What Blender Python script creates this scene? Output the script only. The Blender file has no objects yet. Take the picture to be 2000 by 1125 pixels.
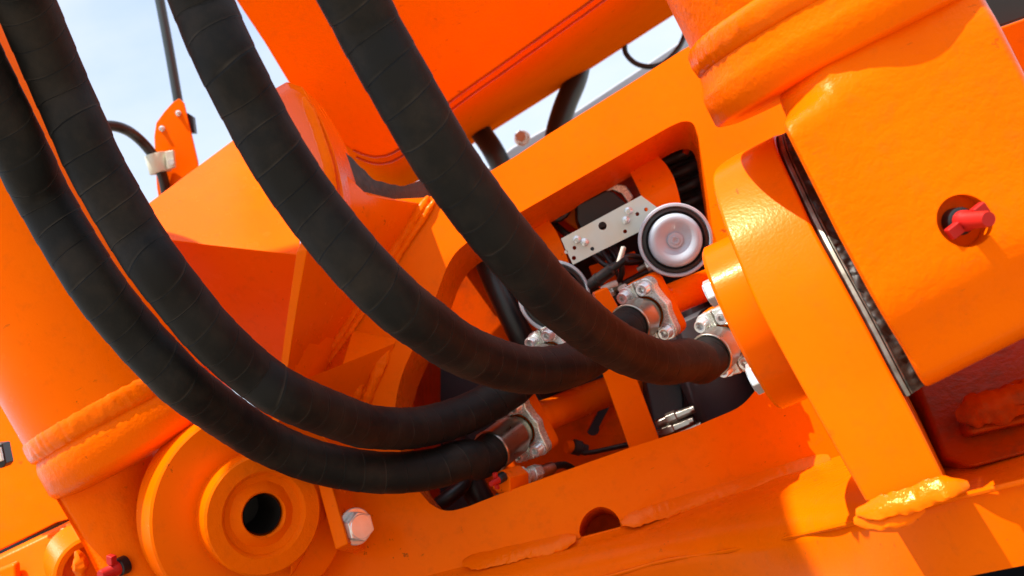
import bpy, bmesh, math, random
from mathutils import Vector, Matrix, noise
from mathutils.geometry import tessellate_polygon
random.seed(7)
scn = bpy.context.scene
col = scn.collection
rad = math.radians

# ------------------------------------------------------------------ camera
PITCH, ROLL, FPX = rad(15), rad(25), 2144.0
CAM = Vector((0, 0, 1.3))
_X = Vector((1, 0, 0)); _F = Vector((0, math.cos(PITCH), math.sin(PITCH))); _U = Vector((0, -math.sin(PITCH), math.cos(PITCH)))
R = _X * math.cos(ROLL) - _U * math.sin(ROLL)
U = _X * math.sin(ROLL) + _U * math.cos(ROLL)
F = _F
cd = bpy.data.cameras.new('camera'); cam = bpy.data.objects.new('camera', cd); col.objects.link(cam)
M = Matrix((R, U, -F)).transposed().to_4x4(); M.translation = CAM
cam.matrix_world = M
cd.sensor_width = 36; cd.lens = 36 * FPX / 2000
cd.clip_start = 0.05; cd.clip_end = 4000
cd.dof.use_dof = True; cd.dof.focus_distance = 1.38; cd.dof.aperture_fstop = 7.0
scn.camera = cam

# ------------------------------------------------------------------ light
SUN = Vector((-0.17, -0.35, 0.92)).normalized()
sd = bpy.data.lights.new('sun', 'SUN'); sd.energy = 3.1; sd.angle = rad(0.5); sd.color = (1, .95, .87)
so = bpy.data.objects.new('sun', sd); col.objects.link(so)
so.rotation_euler = SUN.to_track_quat('Z', 'Y').to_euler()
w = bpy.data.worlds.new('World'); scn.world = w; w.use_nodes = True
nt = w.node_tree; bg = nt.nodes['Background']
sky = nt.nodes.new('ShaderNodeTexSky'); sky.sky_type = 'NISHITA'; sky.sun_disc = False
sky.sun_elevation = math.asin(SUN.z); sky.sun_rotation = math.atan2(SUN.x, SUN.y)
sky.air_density = 1.0; sky.dust_density = 2.0
tc = nt.nodes.new('ShaderNodeTexCoord'); mp = nt.nodes.new('ShaderNodeMapping'); mp.inputs['Scale'].default_value = (1, 1, 2.4)
nz = nt.nodes.new('ShaderNodeTexNoise'); nz.inputs['Scale'].default_value = 2.6; nz.inputs['Detail'].default_value = 6; nz.inputs['Roughness'].default_value = .55
rp = nt.nodes.new('ShaderNodeValToRGB'); rp.color_ramp.elements[0].position = .25; rp.color_ramp.elements[1].position = .68; rp.color_ramp.elements[0].color = (.22, .22, .22, 1)
mx = nt.nodes.new('ShaderNodeMix'); mx.data_type = 'RGBA'
mx.inputs[7].default_value = (2.6, 2.75, 2.9, 1)
nt.links.new(tc.outputs['Generated'], mp.inputs[0]); nt.links.new(mp.outputs[0], nz.inputs[0]); nt.links.new(nz.outputs[0], rp.inputs[0])
nt.links.new(rp.outputs[0], mx.inputs[0]); nt.links.new(sky.outputs[0], mx.inputs[6]); nt.links.new(mx.outputs[2], bg.inputs[0])
bg.inputs[1].default_value = 0.14
scn.view_settings.view_transform = 'Standard'; scn.view_settings.look = 'None'
scn.view_settings.exposure = 1.45; scn.view_settings.gamma = 1
scn.cycles.max_bounces = 10; scn.cycles.diffuse_bounces = 5

# ------------------------------------------------------------------ geometry helpers
def cv(r, d, f): return R * r - U * d + F * f              # vector from camera right / image-down / forward
def P(x, y, d): return CAM + d * cv((x - 1000) / FPX, (y - 562.5) / FPX, 1)
class Plane:
    def __init__(s, pt, n): s.n = n.normalized(); s.c = s.n.dot(pt)
    def at(s, x, y):
        v = cv((x - 1000) / FPX, (y - 562.5) / FPX, 1)
        return CAM + v * ((s.c - s.n.dot(CAM)) / s.n.dot(v))
    def depth(s, x, y): return (s.at(x, y) - CAM).dot(F)
ORIG = {}
def root(name, label, cat, loc, group=None):
    o = bpy.data.objects.new(name, None); col.objects.link(o); o.location = loc; o.empty_display_size = .05
    o['label'] = label; o['category'] = cat
    if group: o['group'] = group
    ORIG[o] = Vector(loc); return o
def mk(name, V, Fc, mat, parent=None, bevel=0.0, seg=2, ang=35, uv=None, label=None, cat=None, group=None, kind=None, smooth=True, dist=True):
    V = [Vector(v) for v in V]
    if parent: org = ORIG[parent]
    else: org = sum(V, Vector()) / len(V)
    me = bpy.data.meshes.new(name); me.from_pydata([v - org for v in V], [], Fc); me.update()
    if uv:
        ul = me.uv_layers.new(name='UVMap')
        for l in me.loops: ul.data[l.index].uv = uv[l.vertex_index]
    bm = bmesh.new(); bm.from_mesh(me)
    if dist and not uv: bmesh.ops.remove_doubles(bm, verts=bm.verts, dist=1e-6)
    bmesh.ops.recalc_face_normals(bm, faces=bm.faces)
    if all(len(e.link_faces) == 2 for e in bm.edges) and bm.calc_volume(signed=True) < 0: bmesh.ops.reverse_faces(bm, faces=bm.faces)
    for f in bm.faces: f.smooth = smooth
    for e in bm.edges:
        if len(e.link_faces) == 2 and e.calc_face_angle(0) > rad(ang): e.smooth = False
    bm.to_mesh(me); bm.free()
    me.materials.append(mat)
    o = bpy.data.objects.new(name, me); col.objects.link(o)
    if parent: o.parent = parent
    else: o.location = org
    ORIG[o] = org
    if bevel:
        b = o.modifiers.new('bevel', 'BEVEL'); b.width = bevel; b.segments = seg; b.limit_method = 'ANGLE'; b.angle_limit = rad(32); b.harden_normals = True
    if label: o['label'] = label
    if cat: o['category'] = cat
    if group: o['group'] = group
    if kind: o['kind'] = kind
    return o
def prism(poly, ext, holes=()):
    loops = [list(poly)] + [list(h) for h in holes]; flat = [v for l in loops for v in l]; n = len(flat)
    V = flat + [v + ext for v in flat]; Fc = []
    if holes: tris = [tuple(t) for t in tessellate_polygon(loops)]
    else: tris = [tuple(range(n))]
    for t in tris: Fc.append(t); Fc.append(tuple(i + n for i in reversed(t)))
    s = 0
    for l in loops:
        k = len(l)
        for i in range(k):
            a, b = s + i, s + (i + 1) % k; Fc.append((a, b, b + n, a + n))
        s += k
    return V, Fc
def loft(rows, closed=False, capends=False):
    n = len(rows[0]); V = [v for r in rows for v in r]; Fc = []
    for i in range(len(rows) - 1):
        for j in range(n if closed else n - 1):
            a, b = i * n + j, i * n + (j + 1) % n; Fc.append((a, b, b + n, a + n))
    if capends: Fc.append(tuple(range(n))); Fc.append(tuple(range((len(rows) - 1) * n, len(rows) * n)))
    return V, Fc
def basis(ax, ref=None):
    ax = ax.normalized(); ref = ref or (Vector((0, 0, 1)) if abs(ax.z) < .9 else Vector((1, 0, 0)))
    u = (ref - ax * ref.dot(ax)).normalized(); return ax, u, ax.cross(u)
def lathe(prof, o, ax, seg=48, ref=None, fr=None):
    ax, u, v = basis(ax, ref); rows = []
    for (r, s) in prof:
        rows.append([o + ax * s + (u * math.cos(t) + v * math.sin(t)) * (fr(r, s, t) if fr else r) for t in [2 * math.pi * k / seg for k in range(seg)]])
    return loft(rows, True, True)
def catmull(pts, n=8):
    pts = [Vector(p) for p in pts]; out = []
    q = [2 * pts[0] - pts[1]] + pts + [2 * pts[-1] - pts[-2]]
    for i in range(1, len(q) - 2):
        for k in range(n):
            t = k / n; a, b, c, d = q[i - 1:i + 3]
            out.append(.5 * ((2 * b) + (c - a) * t + (2 * a - 5 * b + 4 * c - d) * t * t + (3 * b - a - 3 * c + d) * t ** 3))
    out.append(pts[-1]); return out
def resample(pts, step):
    out = [pts[0]]; acc = 0
    for a, b in zip(pts, pts[1:]):
        L = (b - a).length; s = step - acc
        while s <= L: out.append(a.lerp(b, s / L)); s += step
        acc = L - (s - step)
    return out
def tube(pts, r, seg=20, fr=None, cap=True):
    n = len(pts); rows = []; uv = []; s = 0; u = None
    for i in range(n):
        t = (pts[min(i + 1, n - 1)] - pts[max(i - 1, 0)]).normalized()
        if u is None: _, u, _ = basis(t)
        u = (u - t * u.dot(t)).normalized(); v = t.cross(u)
        if i: s += (pts[i] - pts[i - 1]).length
        row = []
        for k in range(seg + 1):
            th = 2 * math.pi * k / seg; rr = (fr(s, th, i) if fr else (r[i] if isinstance(r, (list, tuple)) else r))
            row.append(pts[i] + (u * math.cos(th) + v * math.sin(th)) * rr); uv.append((s, k / seg))
        rows.append(row)
    V, Fc = loft(rows)
    if cap: Fc.append(tuple(range(seg))); Fc.append(tuple((n - 1) * (seg + 1) + k for k in range(seg)))
    return V, Fc, uv
def spline_tube(pts, r, step=.01, seg=14):
    V, Fc, _ = tube(resample(catmull(pts, 10), step), r, seg); return V, Fc
def weld(pts, w, h, nrm, step=.0022, amp=.25, seed=0, rip=.0115):
    """a rippled fillet bead running along pts"""
    c = resample(catmull(pts, 10), step); rows = []; s = 0
    for i, p in enumerate(c):
        t = (c[min(i + 1, len(c) - 1)] - c[max(i - 1, 0)]).normalized(); b = t.cross(nrm).normalized(); nn = b.cross(t)
        e = min(1, .12 + i / 12, .12 + (len(c) - 1 - i) / 12) ** .6; row = []
        for k in range(11):
            th = math.pi * (k / 10 - .5) * 1.25
            q = (noise.noise(Vector((i * step * 34 + seed, k * .35, seed))) + .5 * noise.noise(Vector((i * step * 110 + seed, k * .6, seed + 9)))) * amp + .025 * math.sin(2 * math.pi * (i * step - .004 * math.cos(th)) / rip)
            g = e * (1 + q); row.append(p + b * math.sin(th) * w * g + nn * math.cos(th) * h * g)
        rows.append(row)
    return loft(rows)
def merge(*vf):
    V, Fc = [], []
    for v, f in vf: n = len(V); V += list(v); Fc += [tuple(i + n for i in t) for t in f]
    return V, Fc
def box(o, a, b, c): # corner + three edge vectors
    return prism([o, o + a, o + a + b, o + b], c)

# ------------------------------------------------------------------ materials
def newmat(name):
    m = bpy.data.materials.new(name); m.use_nodes = True; return m, m.node_tree, m.node_tree.nodes['Principled BSDF']
def nd(nt, t, **k):
    n = nt.nodes.new(t)
    for a, b in k.items():
        if hasattr(n, a): setattr(n, a, b)
        else: n.inputs[a.replace('_', ' ')].default_value = b
    return n
def noise_n(nt, co, scale, detail=3, rough=.5):
    n = nt.nodes.new('ShaderNodeTexNoise'); n.inputs['Scale'].default_value = scale; n.inputs['Detail'].default_value = detail; n.inputs['Roughness'].default_value = rough
    nt.links.new(co, n.inputs['Vector']); return n
def ramp(nt, src, a, b, ca=(0, 0, 0, 1), cb=(1, 1, 1, 1)):
    r = nt.nodes.new('ShaderNodeValToRGB'); e = r.color_ramp.elements; e[0].position = a; e[1].position = b; e[0].color = ca; e[1].color = cb
    nt.links.new(src, r.inputs[0]); return r
def mixc(nt, fac, a, b):
    m = nt.nodes.new('ShaderNodeMix'); m.data_type = 'RGBA'
    for i, v in ((0, fac), (6, a), (7, b)):
        if isinstance(v, (int, float, tuple)): m.inputs[i].default_value = v
        else: nt.links.new(v, m.inputs[i])
    return m.outputs[2]
def math_n(nt, op, a, b=0.0):
    m = nt.nodes.new('ShaderNodeMath'); m.operation = op
    for i, v in enumerate((a, b)):
        if isinstance(v, (int, float)): m.inputs[i].default_value = v
        else: nt.links.new(v, m.inputs[i])
    return m.outputs[0]
def bump(nt, src, strength, distance, prev=None):
    b = nt.nodes.new('ShaderNodeBump'); b.inputs['Strength'].default_value = strength; b.inputs['Distance'].default_value = distance
    nt.links.new(src, b.inputs['Height'])
    if prev: nt.links.new(prev, b.inputs['Normal'])
    return b.outputs[0]
OR = (.86, .128, .0, 1)
def paint(name, base=OR, rough=.24, peel=.2, cast=0.0, chips=.5, coat=.25, grime=.0, spec=.12):
    m, nt, b = newmat(name); L = nt.links.new
    co = nt.nodes.new('ShaderNodeTexCoord').outputs['Object']
    big = noise_n(nt, co, 5, 4); c = mixc(nt, ramp(nt, big.outputs[0], .35, .7).outputs[0], base, tuple([base[0] * .97, base[1] * .86, base[2]] + [1]))
    sp = noise_n(nt, co, 55, 8, .65); k = ramp(nt, sp.outputs[0], .655, .67)
    ms = noise_n(nt, co, 7, 2); k2 = math_n(nt, 'MULTIPLY', k.outputs[0], ramp(nt, ms.outputs[0], .5, .62).outputs[0])
    c = mixc(nt, math_n(nt, 'MULTIPLY', k2, chips), c, (.06, .018, .008, 1))
    if grime:
        g = noise_n(nt, co, 16, 9, .7); c = mixc(nt, math_n(nt, 'MULTIPLY', ramp(nt, g.outputs[0], .5, .75).outputs[0], grime), c, (.10, .03, .012, 1))
    du = noise_n(nt, co, 38, 10, .75); c = mixc(nt, math_n(nt, 'MULTIPLY', ramp(nt, du.outputs[0], .52, .8).outputs[0], .3), c, (.36, .07, .012, 1))
    mpp = nt.nodes.new('ShaderNodeMapping'); mpp.inputs['Scale'].default_value = (9, 60, 60); mpp.inputs['Rotation'].default_value = (.3, .5, .4); L(co, mpp.inputs[0])
    sc = noise_n(nt, mpp.outputs[0], 2.2, 6, .6); c = mixc(nt, math_n(nt, 'MULTIPLY', ramp(nt, sc.outputs[0], .69, .72).outputs[0], chips * .7), c, (.16, .04, .012, 1))
    L(c, b.inputs['Base Color'])
    rn = noise_n(nt, co, 30, 5); rr = nt.nodes.new('ShaderNodeMapRange'); rr.inputs['To Min'].default_value = rough * .8; rr.inputs['To Max'].default_value = rough * 1.35
    L(rn.outputs[0], rr.inputs[0]); L(rr.outputs[0], b.inputs['Roughness'])
    b.inputs['Coat Weight'].default_value = coat * .12; b.inputs['Coat Roughness'].default_value = .15; b.inputs['Specular IOR Level'].default_value = spec; b.inputs['Specular Tint'].default_value = (1, .42, .06, 1)
    pn = noise_n(nt, co, 260, 2); nn = bump(nt, pn.outputs[0], peel, .0008)
    wv = noise_n(nt, co, 14, 2); nn = bump(nt, wv.outputs[0], .12, .004, nn)
    if cast:
        cn = noise_n(nt, co, 75, 5, .6); nn = bump(nt, cn.outputs[0], cast, .0022, nn)
    L(nn, b.inputs['Normal']); L(nn, b.inputs['Coat Normal'])
    return m
M_PAINT = paint('orange_paint')
M_PLATE = paint('orange_plate_paint', rough=.26, peel=.22, chips=.7)
M_CAST = paint('orange_cast_paint', rough=.28, peel=.4, cast=.6, chips=.4, coat=.15)
M_WELD = paint('orange_weld_paint', rough=.17, peel=.4, cast=.45, chips=.6, coat=.4, spec=.4)
M_BOOM = paint('orange_boom_paint', rough=.45, peel=.06, chips=.6, coat=.0, spec=.0)
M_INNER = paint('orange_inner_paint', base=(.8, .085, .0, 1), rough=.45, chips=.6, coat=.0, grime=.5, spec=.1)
M_SHADE_GRIME = paint('shade_dark_grimy_paint', base=(.42, .03, .0, 1), rough=.3, cast=.6, chips=.8, coat=.3, grime=.9)  # darkened base: eye's shade on the step blocks, dirt on boom seams
def metal(name, base, rough, base2=None, sc=60, brush=0, bmp=.1, metallic=1):
    m, nt, b = newmat(name); L = nt.links.new
    co = nt.nodes.new('ShaderNodeTexCoord').outputs['Object']
    n = noise_n(nt, co, sc, 4); c = mixc(nt, ramp(nt, n.outputs[0], .35, .68).outputs[0], base + (1,), (base2 or tuple(x * .75 for x in base)) + (1,))
    L(c, b.inputs['Base Color']); b.inputs['Metallic'].default_value = metallic
    rr = nt.nodes.new('ShaderNodeMapRange'); rr.inputs['To Min'].default_value = rough * .7; rr.inputs['To Max'].default_value = rough * 1.4
    n2 = noise_n(nt, co, 180, 3); L(n2.outputs[0], rr.inputs[0]); L(rr.outputs[0], b.inputs['Roughness'])
    L(bump(nt, n2.outputs[0], bmp, .0006), b.inputs['Normal']); return m
M_ZINC = metal('zinc_plated_steel', (.70, .76, .76), .26, (.62, .66, .55), metallic=.55)
M_BOLT = metal('bright_bolt_steel', (.78, .83, .86), .2, (.7, .7, .68), metallic=.6)
M_FERR = metal('ferrule_steel', (.50, .47, .41), .3, (.40, .37, .31), 25)
M_COLL = metal('green_passivated_steel', (.13, .2, .11), .3, (.2, .26, .14))
M_YZN = metal('yellow_zinc_sheet', (.56, .66, .60), .4, (.62, .58, .42), 14, metallic=.1)
M_DISH = metal('matt_aluminium', (.44, .50, .57), .33, (.38, .44, .5), 20, metallic=.12)
M_GREASE = metal('black_grease', (.006, .005, .004), .55, (.03, .018, .01), 90, bmp=1, metallic=0)
M_SPACER = metal('worn_spacer_steel', (.26, .25, .21), .45, (.10, .085, .06), 40, bmp=.2)
def plain(name, base, rough, spec=.5, bs=200, bst=.15, var=.75, dust=None):
    m, nt, b = newmat(name); L = nt.links.new
    co = nt.nodes.new('ShaderNodeTexCoord').outputs['Object']
    n = noise_n(nt, co, 22, 5); c = mixc(nt, n.outputs[0], base + (1,), tuple(x * var for x in base) + (1,))
    if dust:
        d = noise_n(nt, co, 40, 7, .65); c = mixc(nt, math_n(nt, 'MULTIPLY', ramp(nt, d.outputs[0], .5, .75).outputs[0], .6), c, dust + (1,))
    L(c, b.inputs['Base Color']); b.inputs['Roughness'].default_value = rough; b.inputs['Specular IOR Level'].default_value = spec
    n2 = noise_n(nt, co, bs, 3); L(bump(nt, n2.outputs[0], bst, .0008), b.inputs['Normal']); return m
M_BLACK = plain('black_plastic', (.008, .008, .009), .42)
M_SHADOW = plain('matt_black_shadow', (.006, .006, .006), .95, spec=0)  # flat black standing in for shadow under the machine
M_DARK = plain('dark_engine_paint', (.03, .03, .034), .38, dust=(.06, .045, .035))
M_CAN = plain('charcoal_filter_paint', (.05, .042, .05), .5)
M_RED = plain('red_plastic', (.5, .012, .008), .45, spec=.25)
M_CABLE = plain('black_cable', (.013, .013, .013), .38)
M_GREYP = plain('grey_panel_paint', (.36, .40, .46), .45)
M_POLE = plain('dark_grey_rail_paint', (.035, .05, .055), .35)
M_WHITE = plain('white_nylon', (.75, .7, .62), .4)
M_BORE = plain('dark_bore', (.010, .006, .004), .6, dust=(.03, .014, .007))  # near-black colour throughout the bore
M_SOIL = plain('dry_soil', (.32, .28, .22), .95, bs=20)
def rubber():
    m, nt, b = newmat('wrapped_hose_rubber'); L = nt.links.new
    t = nt.nodes.new('ShaderNodeTexCoord'); co = t.outputs['Object']; sx = nt.nodes.new('ShaderNodeSeparateXYZ'); L(t.outputs['UV'], sx.inputs[0])
    wob = noise_n(nt, co, 45, 3); wb = math_n(nt, 'MULTIPLY', math_n(nt, 'SUBTRACT', wob.outputs[0], .5), .05)
    ph = math_n(nt, 'ADD', math_n(nt, 'SUBTRACT', math_n(nt, 'DIVIDE', sx.outputs[0], .0335), sx.outputs[1]), wb)
    fr = math_n(nt, 'FRACT', ph)
    groove = ramp(nt, fr, 0.0, .045, (1, 1, 1, 1), (0, 0, 0, 1)).outputs[0]
    edge = ramp(nt, fr, .93, .995).outputs[0]
    c = mixc(nt, ramp(nt, noise_n(nt, co, 9, 4).outputs[0], .35, .7).outputs[0], (.0062, .0057, .0055, 1), (.0100, .0088, .0078, 1))
    du = noise_n(nt, co, 13, 7, .68); dm = ramp(nt, du.outputs[0], .47, .74).outputs[0]
    c = mixc(nt, math_n(nt, 'MULTIPLY', dm, .8), c, (.030, .021, .015, 1))
    em = math_n(nt, 'MULTIPLY', edge, ramp(nt, noise_n(nt, co, 28, 4).outputs[0], .40, .62).outputs[0])
    c = mixc(nt, math_n(nt, 'MULTIPLY', em, .42), c, (.075, .06, .047, 1))
    c = mixc(nt, math_n(nt, 'MULTIPLY', groove, .85), c, (.003, .003, .003, 1))
    sk = ramp(nt, noise_n(nt, co, 240, 6, .7).outputs[0], .70, .76).outputs[0]
    c = mixc(nt, math_n(nt, 'MULTIPLY', sk, .45), c, (.10, .08, .055, 1))
    L(c, b.inputs['Base Color']); b.inputs['Roughness'].default_value = .58; b.inputs['Specular IOR Level'].default_value = .16
    gr = noise_n(nt, co, 700, 2); nn = bump(nt, gr.outputs[0], .35, .0006)
    lm = noise_n(nt, co, 60, 3); nn = bump(nt, lm.outputs[0], .2, .002, nn)
    saw = math_n(nt, 'SUBTRACT', fr, math_n(nt, 'MULTIPLY', groove, .9)); nn = bump(nt, saw, 1.0, .0016, nn)
    L(nn, b.inputs['Normal']); return m
M_RUB = rubber()

# ------------------------------------------------------------------ ground
g = 60
mk('ground', [(-g, -g, -.4), (g, -g, -.4), (g, g, -.4), (-g, g, -.4)], [(0, 1, 2, 3)], M_SOIL, kind='structure', label='dry brown soil under the machine')

# ------------------------------------------------------------------ main frame
NIN = cv(.14, .30, .944).normalized()
PL = Plane(P(1100, 950, 1.70), NIN)
T = .112
def pl(x, y, off=0.0): return PL.at(x, y) - NIN * off
frame = root('machine_frame', 'orange welded machine frame with a large rounded window, lugs and ledge', 'machine frame', PL.at(1250, 1000))
def arc2(cx, cy, r, a0, a1, n): return [(cx + r * math.cos(rad(a0 + (a1 - a0) * k / n)), cy + r * math.sin(rad(a0 + (a1 - a0) * k / n))) for k in range(n + 1)]
def smooth2(pts, n=4):
    return [(v.x, v.y) for v in catmull([Vector((x, y, 0)) for x, y in pts], n)]
outer = [(835, 385), (900, 365), (958, 334), (1007, 305), (1070, 263), (1115, 235), (1245, 154), (1332, 98), (1450, 30), (1700, 0), (1800, 300), (1800, 830), (1620, 905), (1300, 1005), (950, 1100), (760, 1160), (560, 1200), (470, 1000), (500, 860), (600, 745), (700, 592)]
win = smooth2([(912, 474), (890, 494), (872, 524), (853, 575)], 3) + smooth2([(806, 683), (784, 735), (772, 794), (776, 850), (790, 905), (815, 955)], 3) + smooth2([(839, 983), (860, 995), (884, 997), (915, 989)], 3) + \
      [(965, 969), (1014, 951), (1231, 874), (1350, 836)] + smooth2([(1395, 817), (1440, 797), (1466, 774), (1482, 748), (1486, 715)], 3) + \
      [(1440, 600), (1391, 445), (1382, 377), (1371, 310)] + smooth2([(1364, 265), (1354, 242), (1337, 237), (1313, 245), (1270, 269)], 4) + [(1202, 308), (1016, 415)]
mh = [(1137, 1055)] + smooth2([(1131, 1040), (1134, 1023), (1145, 1004), (1168, 990), (1192, 995), (1207, 1010), (1213, 1028)], 3) + [(1212, 1040), (1175, 1048)]
V, Fc = prism([pl(*p) for p in outer], NIN * T, [[pl(*p) for p in win], [pl(*p) for p in mh]])
mk('window_plate', V, Fc, M_PLATE, frame, bevel=.0025)
# ledge: curved apron that runs out from the plate and turns down at its front edge
Wl = [(470, 1230), (700, 1150), (930, 1092), (1120, 1052), (1212, 1028), (1300, 996), (1480, 940), (1620, 895), (1760, 850), (2150, 730)]
Fl = [(640, 1290), (860, 1225), (1060, 1160), (1210, 1120), (1300, 1095), (1422, 1076), (1545, 1049), (1665, 1022), (1895, 965), (2150, 905)]
DF = [1.63, 1.62, 1.61, 1.585, 1.56, 1.50, 1.40, 1.23, 1.08, 1.02]
rows = []
for (a, b, d) in zip(Wl, Fl, DF):
    A = pl(*a, -.004); B = P(*b, d); up = -NIN.cross((pl(1400, 960) - pl(1000, 1080)).normalized())
    mid = A.lerp(B, .45) + Vector((0, 0, .012)); q = A.lerp(B, .8) + Vector((0, 0, .012))
    drop = cv(.12, .98, .16); rr = [A, A.lerp(B, .2), mid, q, B, B + drop * .012 - F * .003, B + drop * .085, B + drop * .085 + F * .45 + U * .02]
    rows.append(rr)
V, Fc = loft([[r[k] for r in rows] for k in range(8)]); mk('ledge', V, Fc, M_PLATE, frame, ang=50)
# bead along the ledge edge
Vw, Fw = tube(resample(catmull([P(x, y, d - .001) for (x, y), d in zip(Fl, DF)], 10), .006), .0032, 8)[:2]; mk('edge_bead', Vw, Fw, M_WELD, frame)
nW = (-NIN + Vector((0, 0, .9))).normalized()
for i, (pts, wd, ht, sd) in enumerate([([(905, 1100), (1000, 1080), (1128, 1050)], .019, .003, 1), ([(1215, 1022), (1300, 992), (1400, 962), (1500, 931), (1622, 893)], .019, .003, 5)]):
    V, Fc = weld([pl(x, y, .006) for x, y in pts], wd, ht, nW, seed=sd, amp=.25); mk('weld_bead', V, Fc, M_WELD, frame)

# right lug: thick plate, rounded top, seen on its front rim
Ll = [(1440, 300, 1.400), (1408, 320, 1.320), (1392, 340, 1.285), (1394, 373, 1.255), (1415, 443, 1.210), (1440, 506, 1.180), (1475, 590, 1.150), (1520, 674, 1.125), (1566, 758, 1.105), (1615, 846, 1.090), (1690, 978, 1.070)]
Rl = [(1540, 262, 1.380), (1520, 262, 1.300), (1514, 272, 1.265), (1524, 305, 1.230), (1559, 380, 1.185), (1590, 448, 1.155), (1640, 540, 1.120), (1690, 632, 1.095), (1740, 728, 1.075), (1788, 818, 1.055), (1848, 940, 1.035)]
cl = catmull([P(*p) for p in Ll], 3); cr = catmull([P(*p) for p in Rl], 3)
bk = cv(.36, .1, .93).normalized() * .42
V, Fc = loft([[a + bk for a in cl], cl, cr, [b + bk for b in cr]]); mk('support_lug', V, Fc, M_PAINT, frame, bevel=.004, seg=3, ang=30)
# boss on the lug
lat = cv(.87, -.44, -.28).normalized()
bc = P(1497, 619, 1.275)
V, Fc = lathe([(0, -.032), (.1, -.032), (.104, -.028), (.104, .05), (0, .05)], bc, lat, 72); mk('boss', V, Fc, M_PAINT, frame, ang=30)
# weld at the lug foot
V, Fc = weld([P(1672, 1000, 1.065), P(1720, 992, 1.050), P(1780, 975, 1.035), P(1852, 952, 1.020), P(1895, 945, 1.020)], .0125, .0040, (-F + U * .8).normalized(), amp=.35, seed=31); mk('weld_bead', V, Fc, M_WELD, frame)
V, Fc = weld([P(1668, 1018, 1.065), P(1740, 1008, 1.045), P(1810, 990, 1.032)], .012, .0035, (-F + U * .5).normalized(), amp=.4, seed=47); mk('weld_bead', V, Fc, M_WELD, frame)
# block and floor right of the lug, painted dark for the eye's shade
V, Fc = prism([P(1770, 700, 1.30), P(1845, 895, 1.170), P(1900, 912, 1.140), P(2160, 845, 1.120), P(2160, 640, 1.220), P(1900, 640, 1.320)], NIN * .1); mk('step_block', V, Fc, M_SHADE_GRIME, frame, bevel=.006)
V, Fc = prism([P(1880, 800, 1.190), P(1890, 850, 1.155), P(2160, 790, 1.135), P(2160, 720, 1.170)], NIN * .05); mk('step_block', V, Fc, M_SHADE_GRIME, frame, bevel=.008)
V, Fc = weld([P(1868, 815, 1.170), P(1930, 795, 1.155), P(2000, 772, 1.145), P(2100, 745, 1.135)], .018, .008, (-F + U * .3).normalized(), amp=.5, seed=60); mk('weld_bead', V, Fc, M_SHADE_GRIME, frame)

# left side plate with strip edge, hood panel behind it
a_ = [(664, 330, 1.72), (660, 370, 1.69), (640, 420, 1.64), (600, 488, 1.60), (580, 600, 1.60), (563, 712, 1.60), (540, 860, 1.60)]
b_ = [(834, 384), (826, 398), (805, 432), (760, 500), (690, 610), (600, 748), (500, 890)]
c_ = [(640, 318, 1.72), (634, 366, 1.69), (612, 415, 1.645), (579, 492, 1.605), (563, 600, 1.605), (549, 704, 1.605), (526, 850, 1.605)]
A_ = [P(*p) for p in a_]; B_ = [pl(*p, -.004) for p in b_]
m1 = [a.lerp(b, .33) for a, b in zip(A_, B_)]; m2 = [a.lerp(b, .66) for a, b in zip(A_, B_)]
m1[0] = P(708, 374, 1.77); m2[0] = P(770, 389, 1.85)
rows = [[P(*p) + NIN * .3 for p in c_], [P(*p) for p in c_], A_, m1, m2, B_]
V, Fc = loft(rows); mk('side_plate', V, Fc, M_PAINT, frame, bevel=.0015, ang=25)
for off, wd, sd in ((0, .010, 3), (14, .007, 8)):
    V, Fc = weld([pl(x + off, y + off * .3, .004) for x, y in [(838, 385), (765, 495), (695, 605), (598, 752)]], wd, wd * .7, (-NIN - R * .4).normalized(), amp=.25, seed=sd); mk('weld_bead', V, Fc, M_PAINT, frame)
B0, C0 = P(305, 466, 1.86), P(330, 740, 2.05)
A1, B1, C1 = P(590, 172, 2.36), P(586, 498, 1.80), P(560, 715, 1.98)
A0 = Plane(B0, (B1 - B0).cross(A1 - B1)).at(225, 445)
V = [A0, B0, C0, A1, B1, C1]; Fc = [(0, 3, 4, 1), (1, 4, 5, 2), (0, 2, 5, 3), (0, 1, 2), (3, 5, 4)]
mk('hood_panel', V, Fc, M_PAINT, frame, bevel=.002)
# wedge gusset below the seam
V, Fc = loft([[pl(585, 770, -.003), pl(690, 640, -.003), pl(775, 655, -.003)], [pl(600, 788, .12), pl(690, 728, .06), pl(772, 672, .004)], [pl(640, 840, -.003), pl(705, 770, -.003), pl(764, 690, -.003)]])
mk('gusset', V, Fc, M_PAINT, frame, ang=20)
for pts, sd in (([(733, 686), (718, 712), (700, 760), (688, 800)], 14), ([(760, 682), (742, 718), (724, 765), (712, 805)], 22)):
    V, Fc = weld([pl(x, y, .003) for x, y in pts], .009, .008, -NIN, amp=.3, seed=sd); mk('weld_bead', V, Fc, M_PAINT, frame)
# curved foot rib beside the boom
rib_a = catmull([P(560, 160, 1.72), P(590, 215, 1.70), P(622, 290, 1.68), P(650, 370, 1.66), P(662, 440, 1.66)], 5)
rib_b = catmull([P(590, 170, 1.70), P(630, 240, 1.67), P(656, 310, 1.65), P(671, 385, 1.64), P(670, 450, 1.64)], 5)
V, Fc = loft([[p + cv(-.16, 0, .3) for p in rib_a], rib_a, rib_b, [p + F * .2 for p in rib_b]]); mk('foot_rib', V, Fc, M_PAINT, frame, bevel=.002)
V, Fc = weld([P(592, 190, 1.685), P(618, 250, 1.67), P(640, 320, 1.65), P(655, 400, 1.64)], .008, .005, -F, amp=.15, seed=70); mk('weld_bead', V, Fc, M_PAINT, frame)

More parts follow.
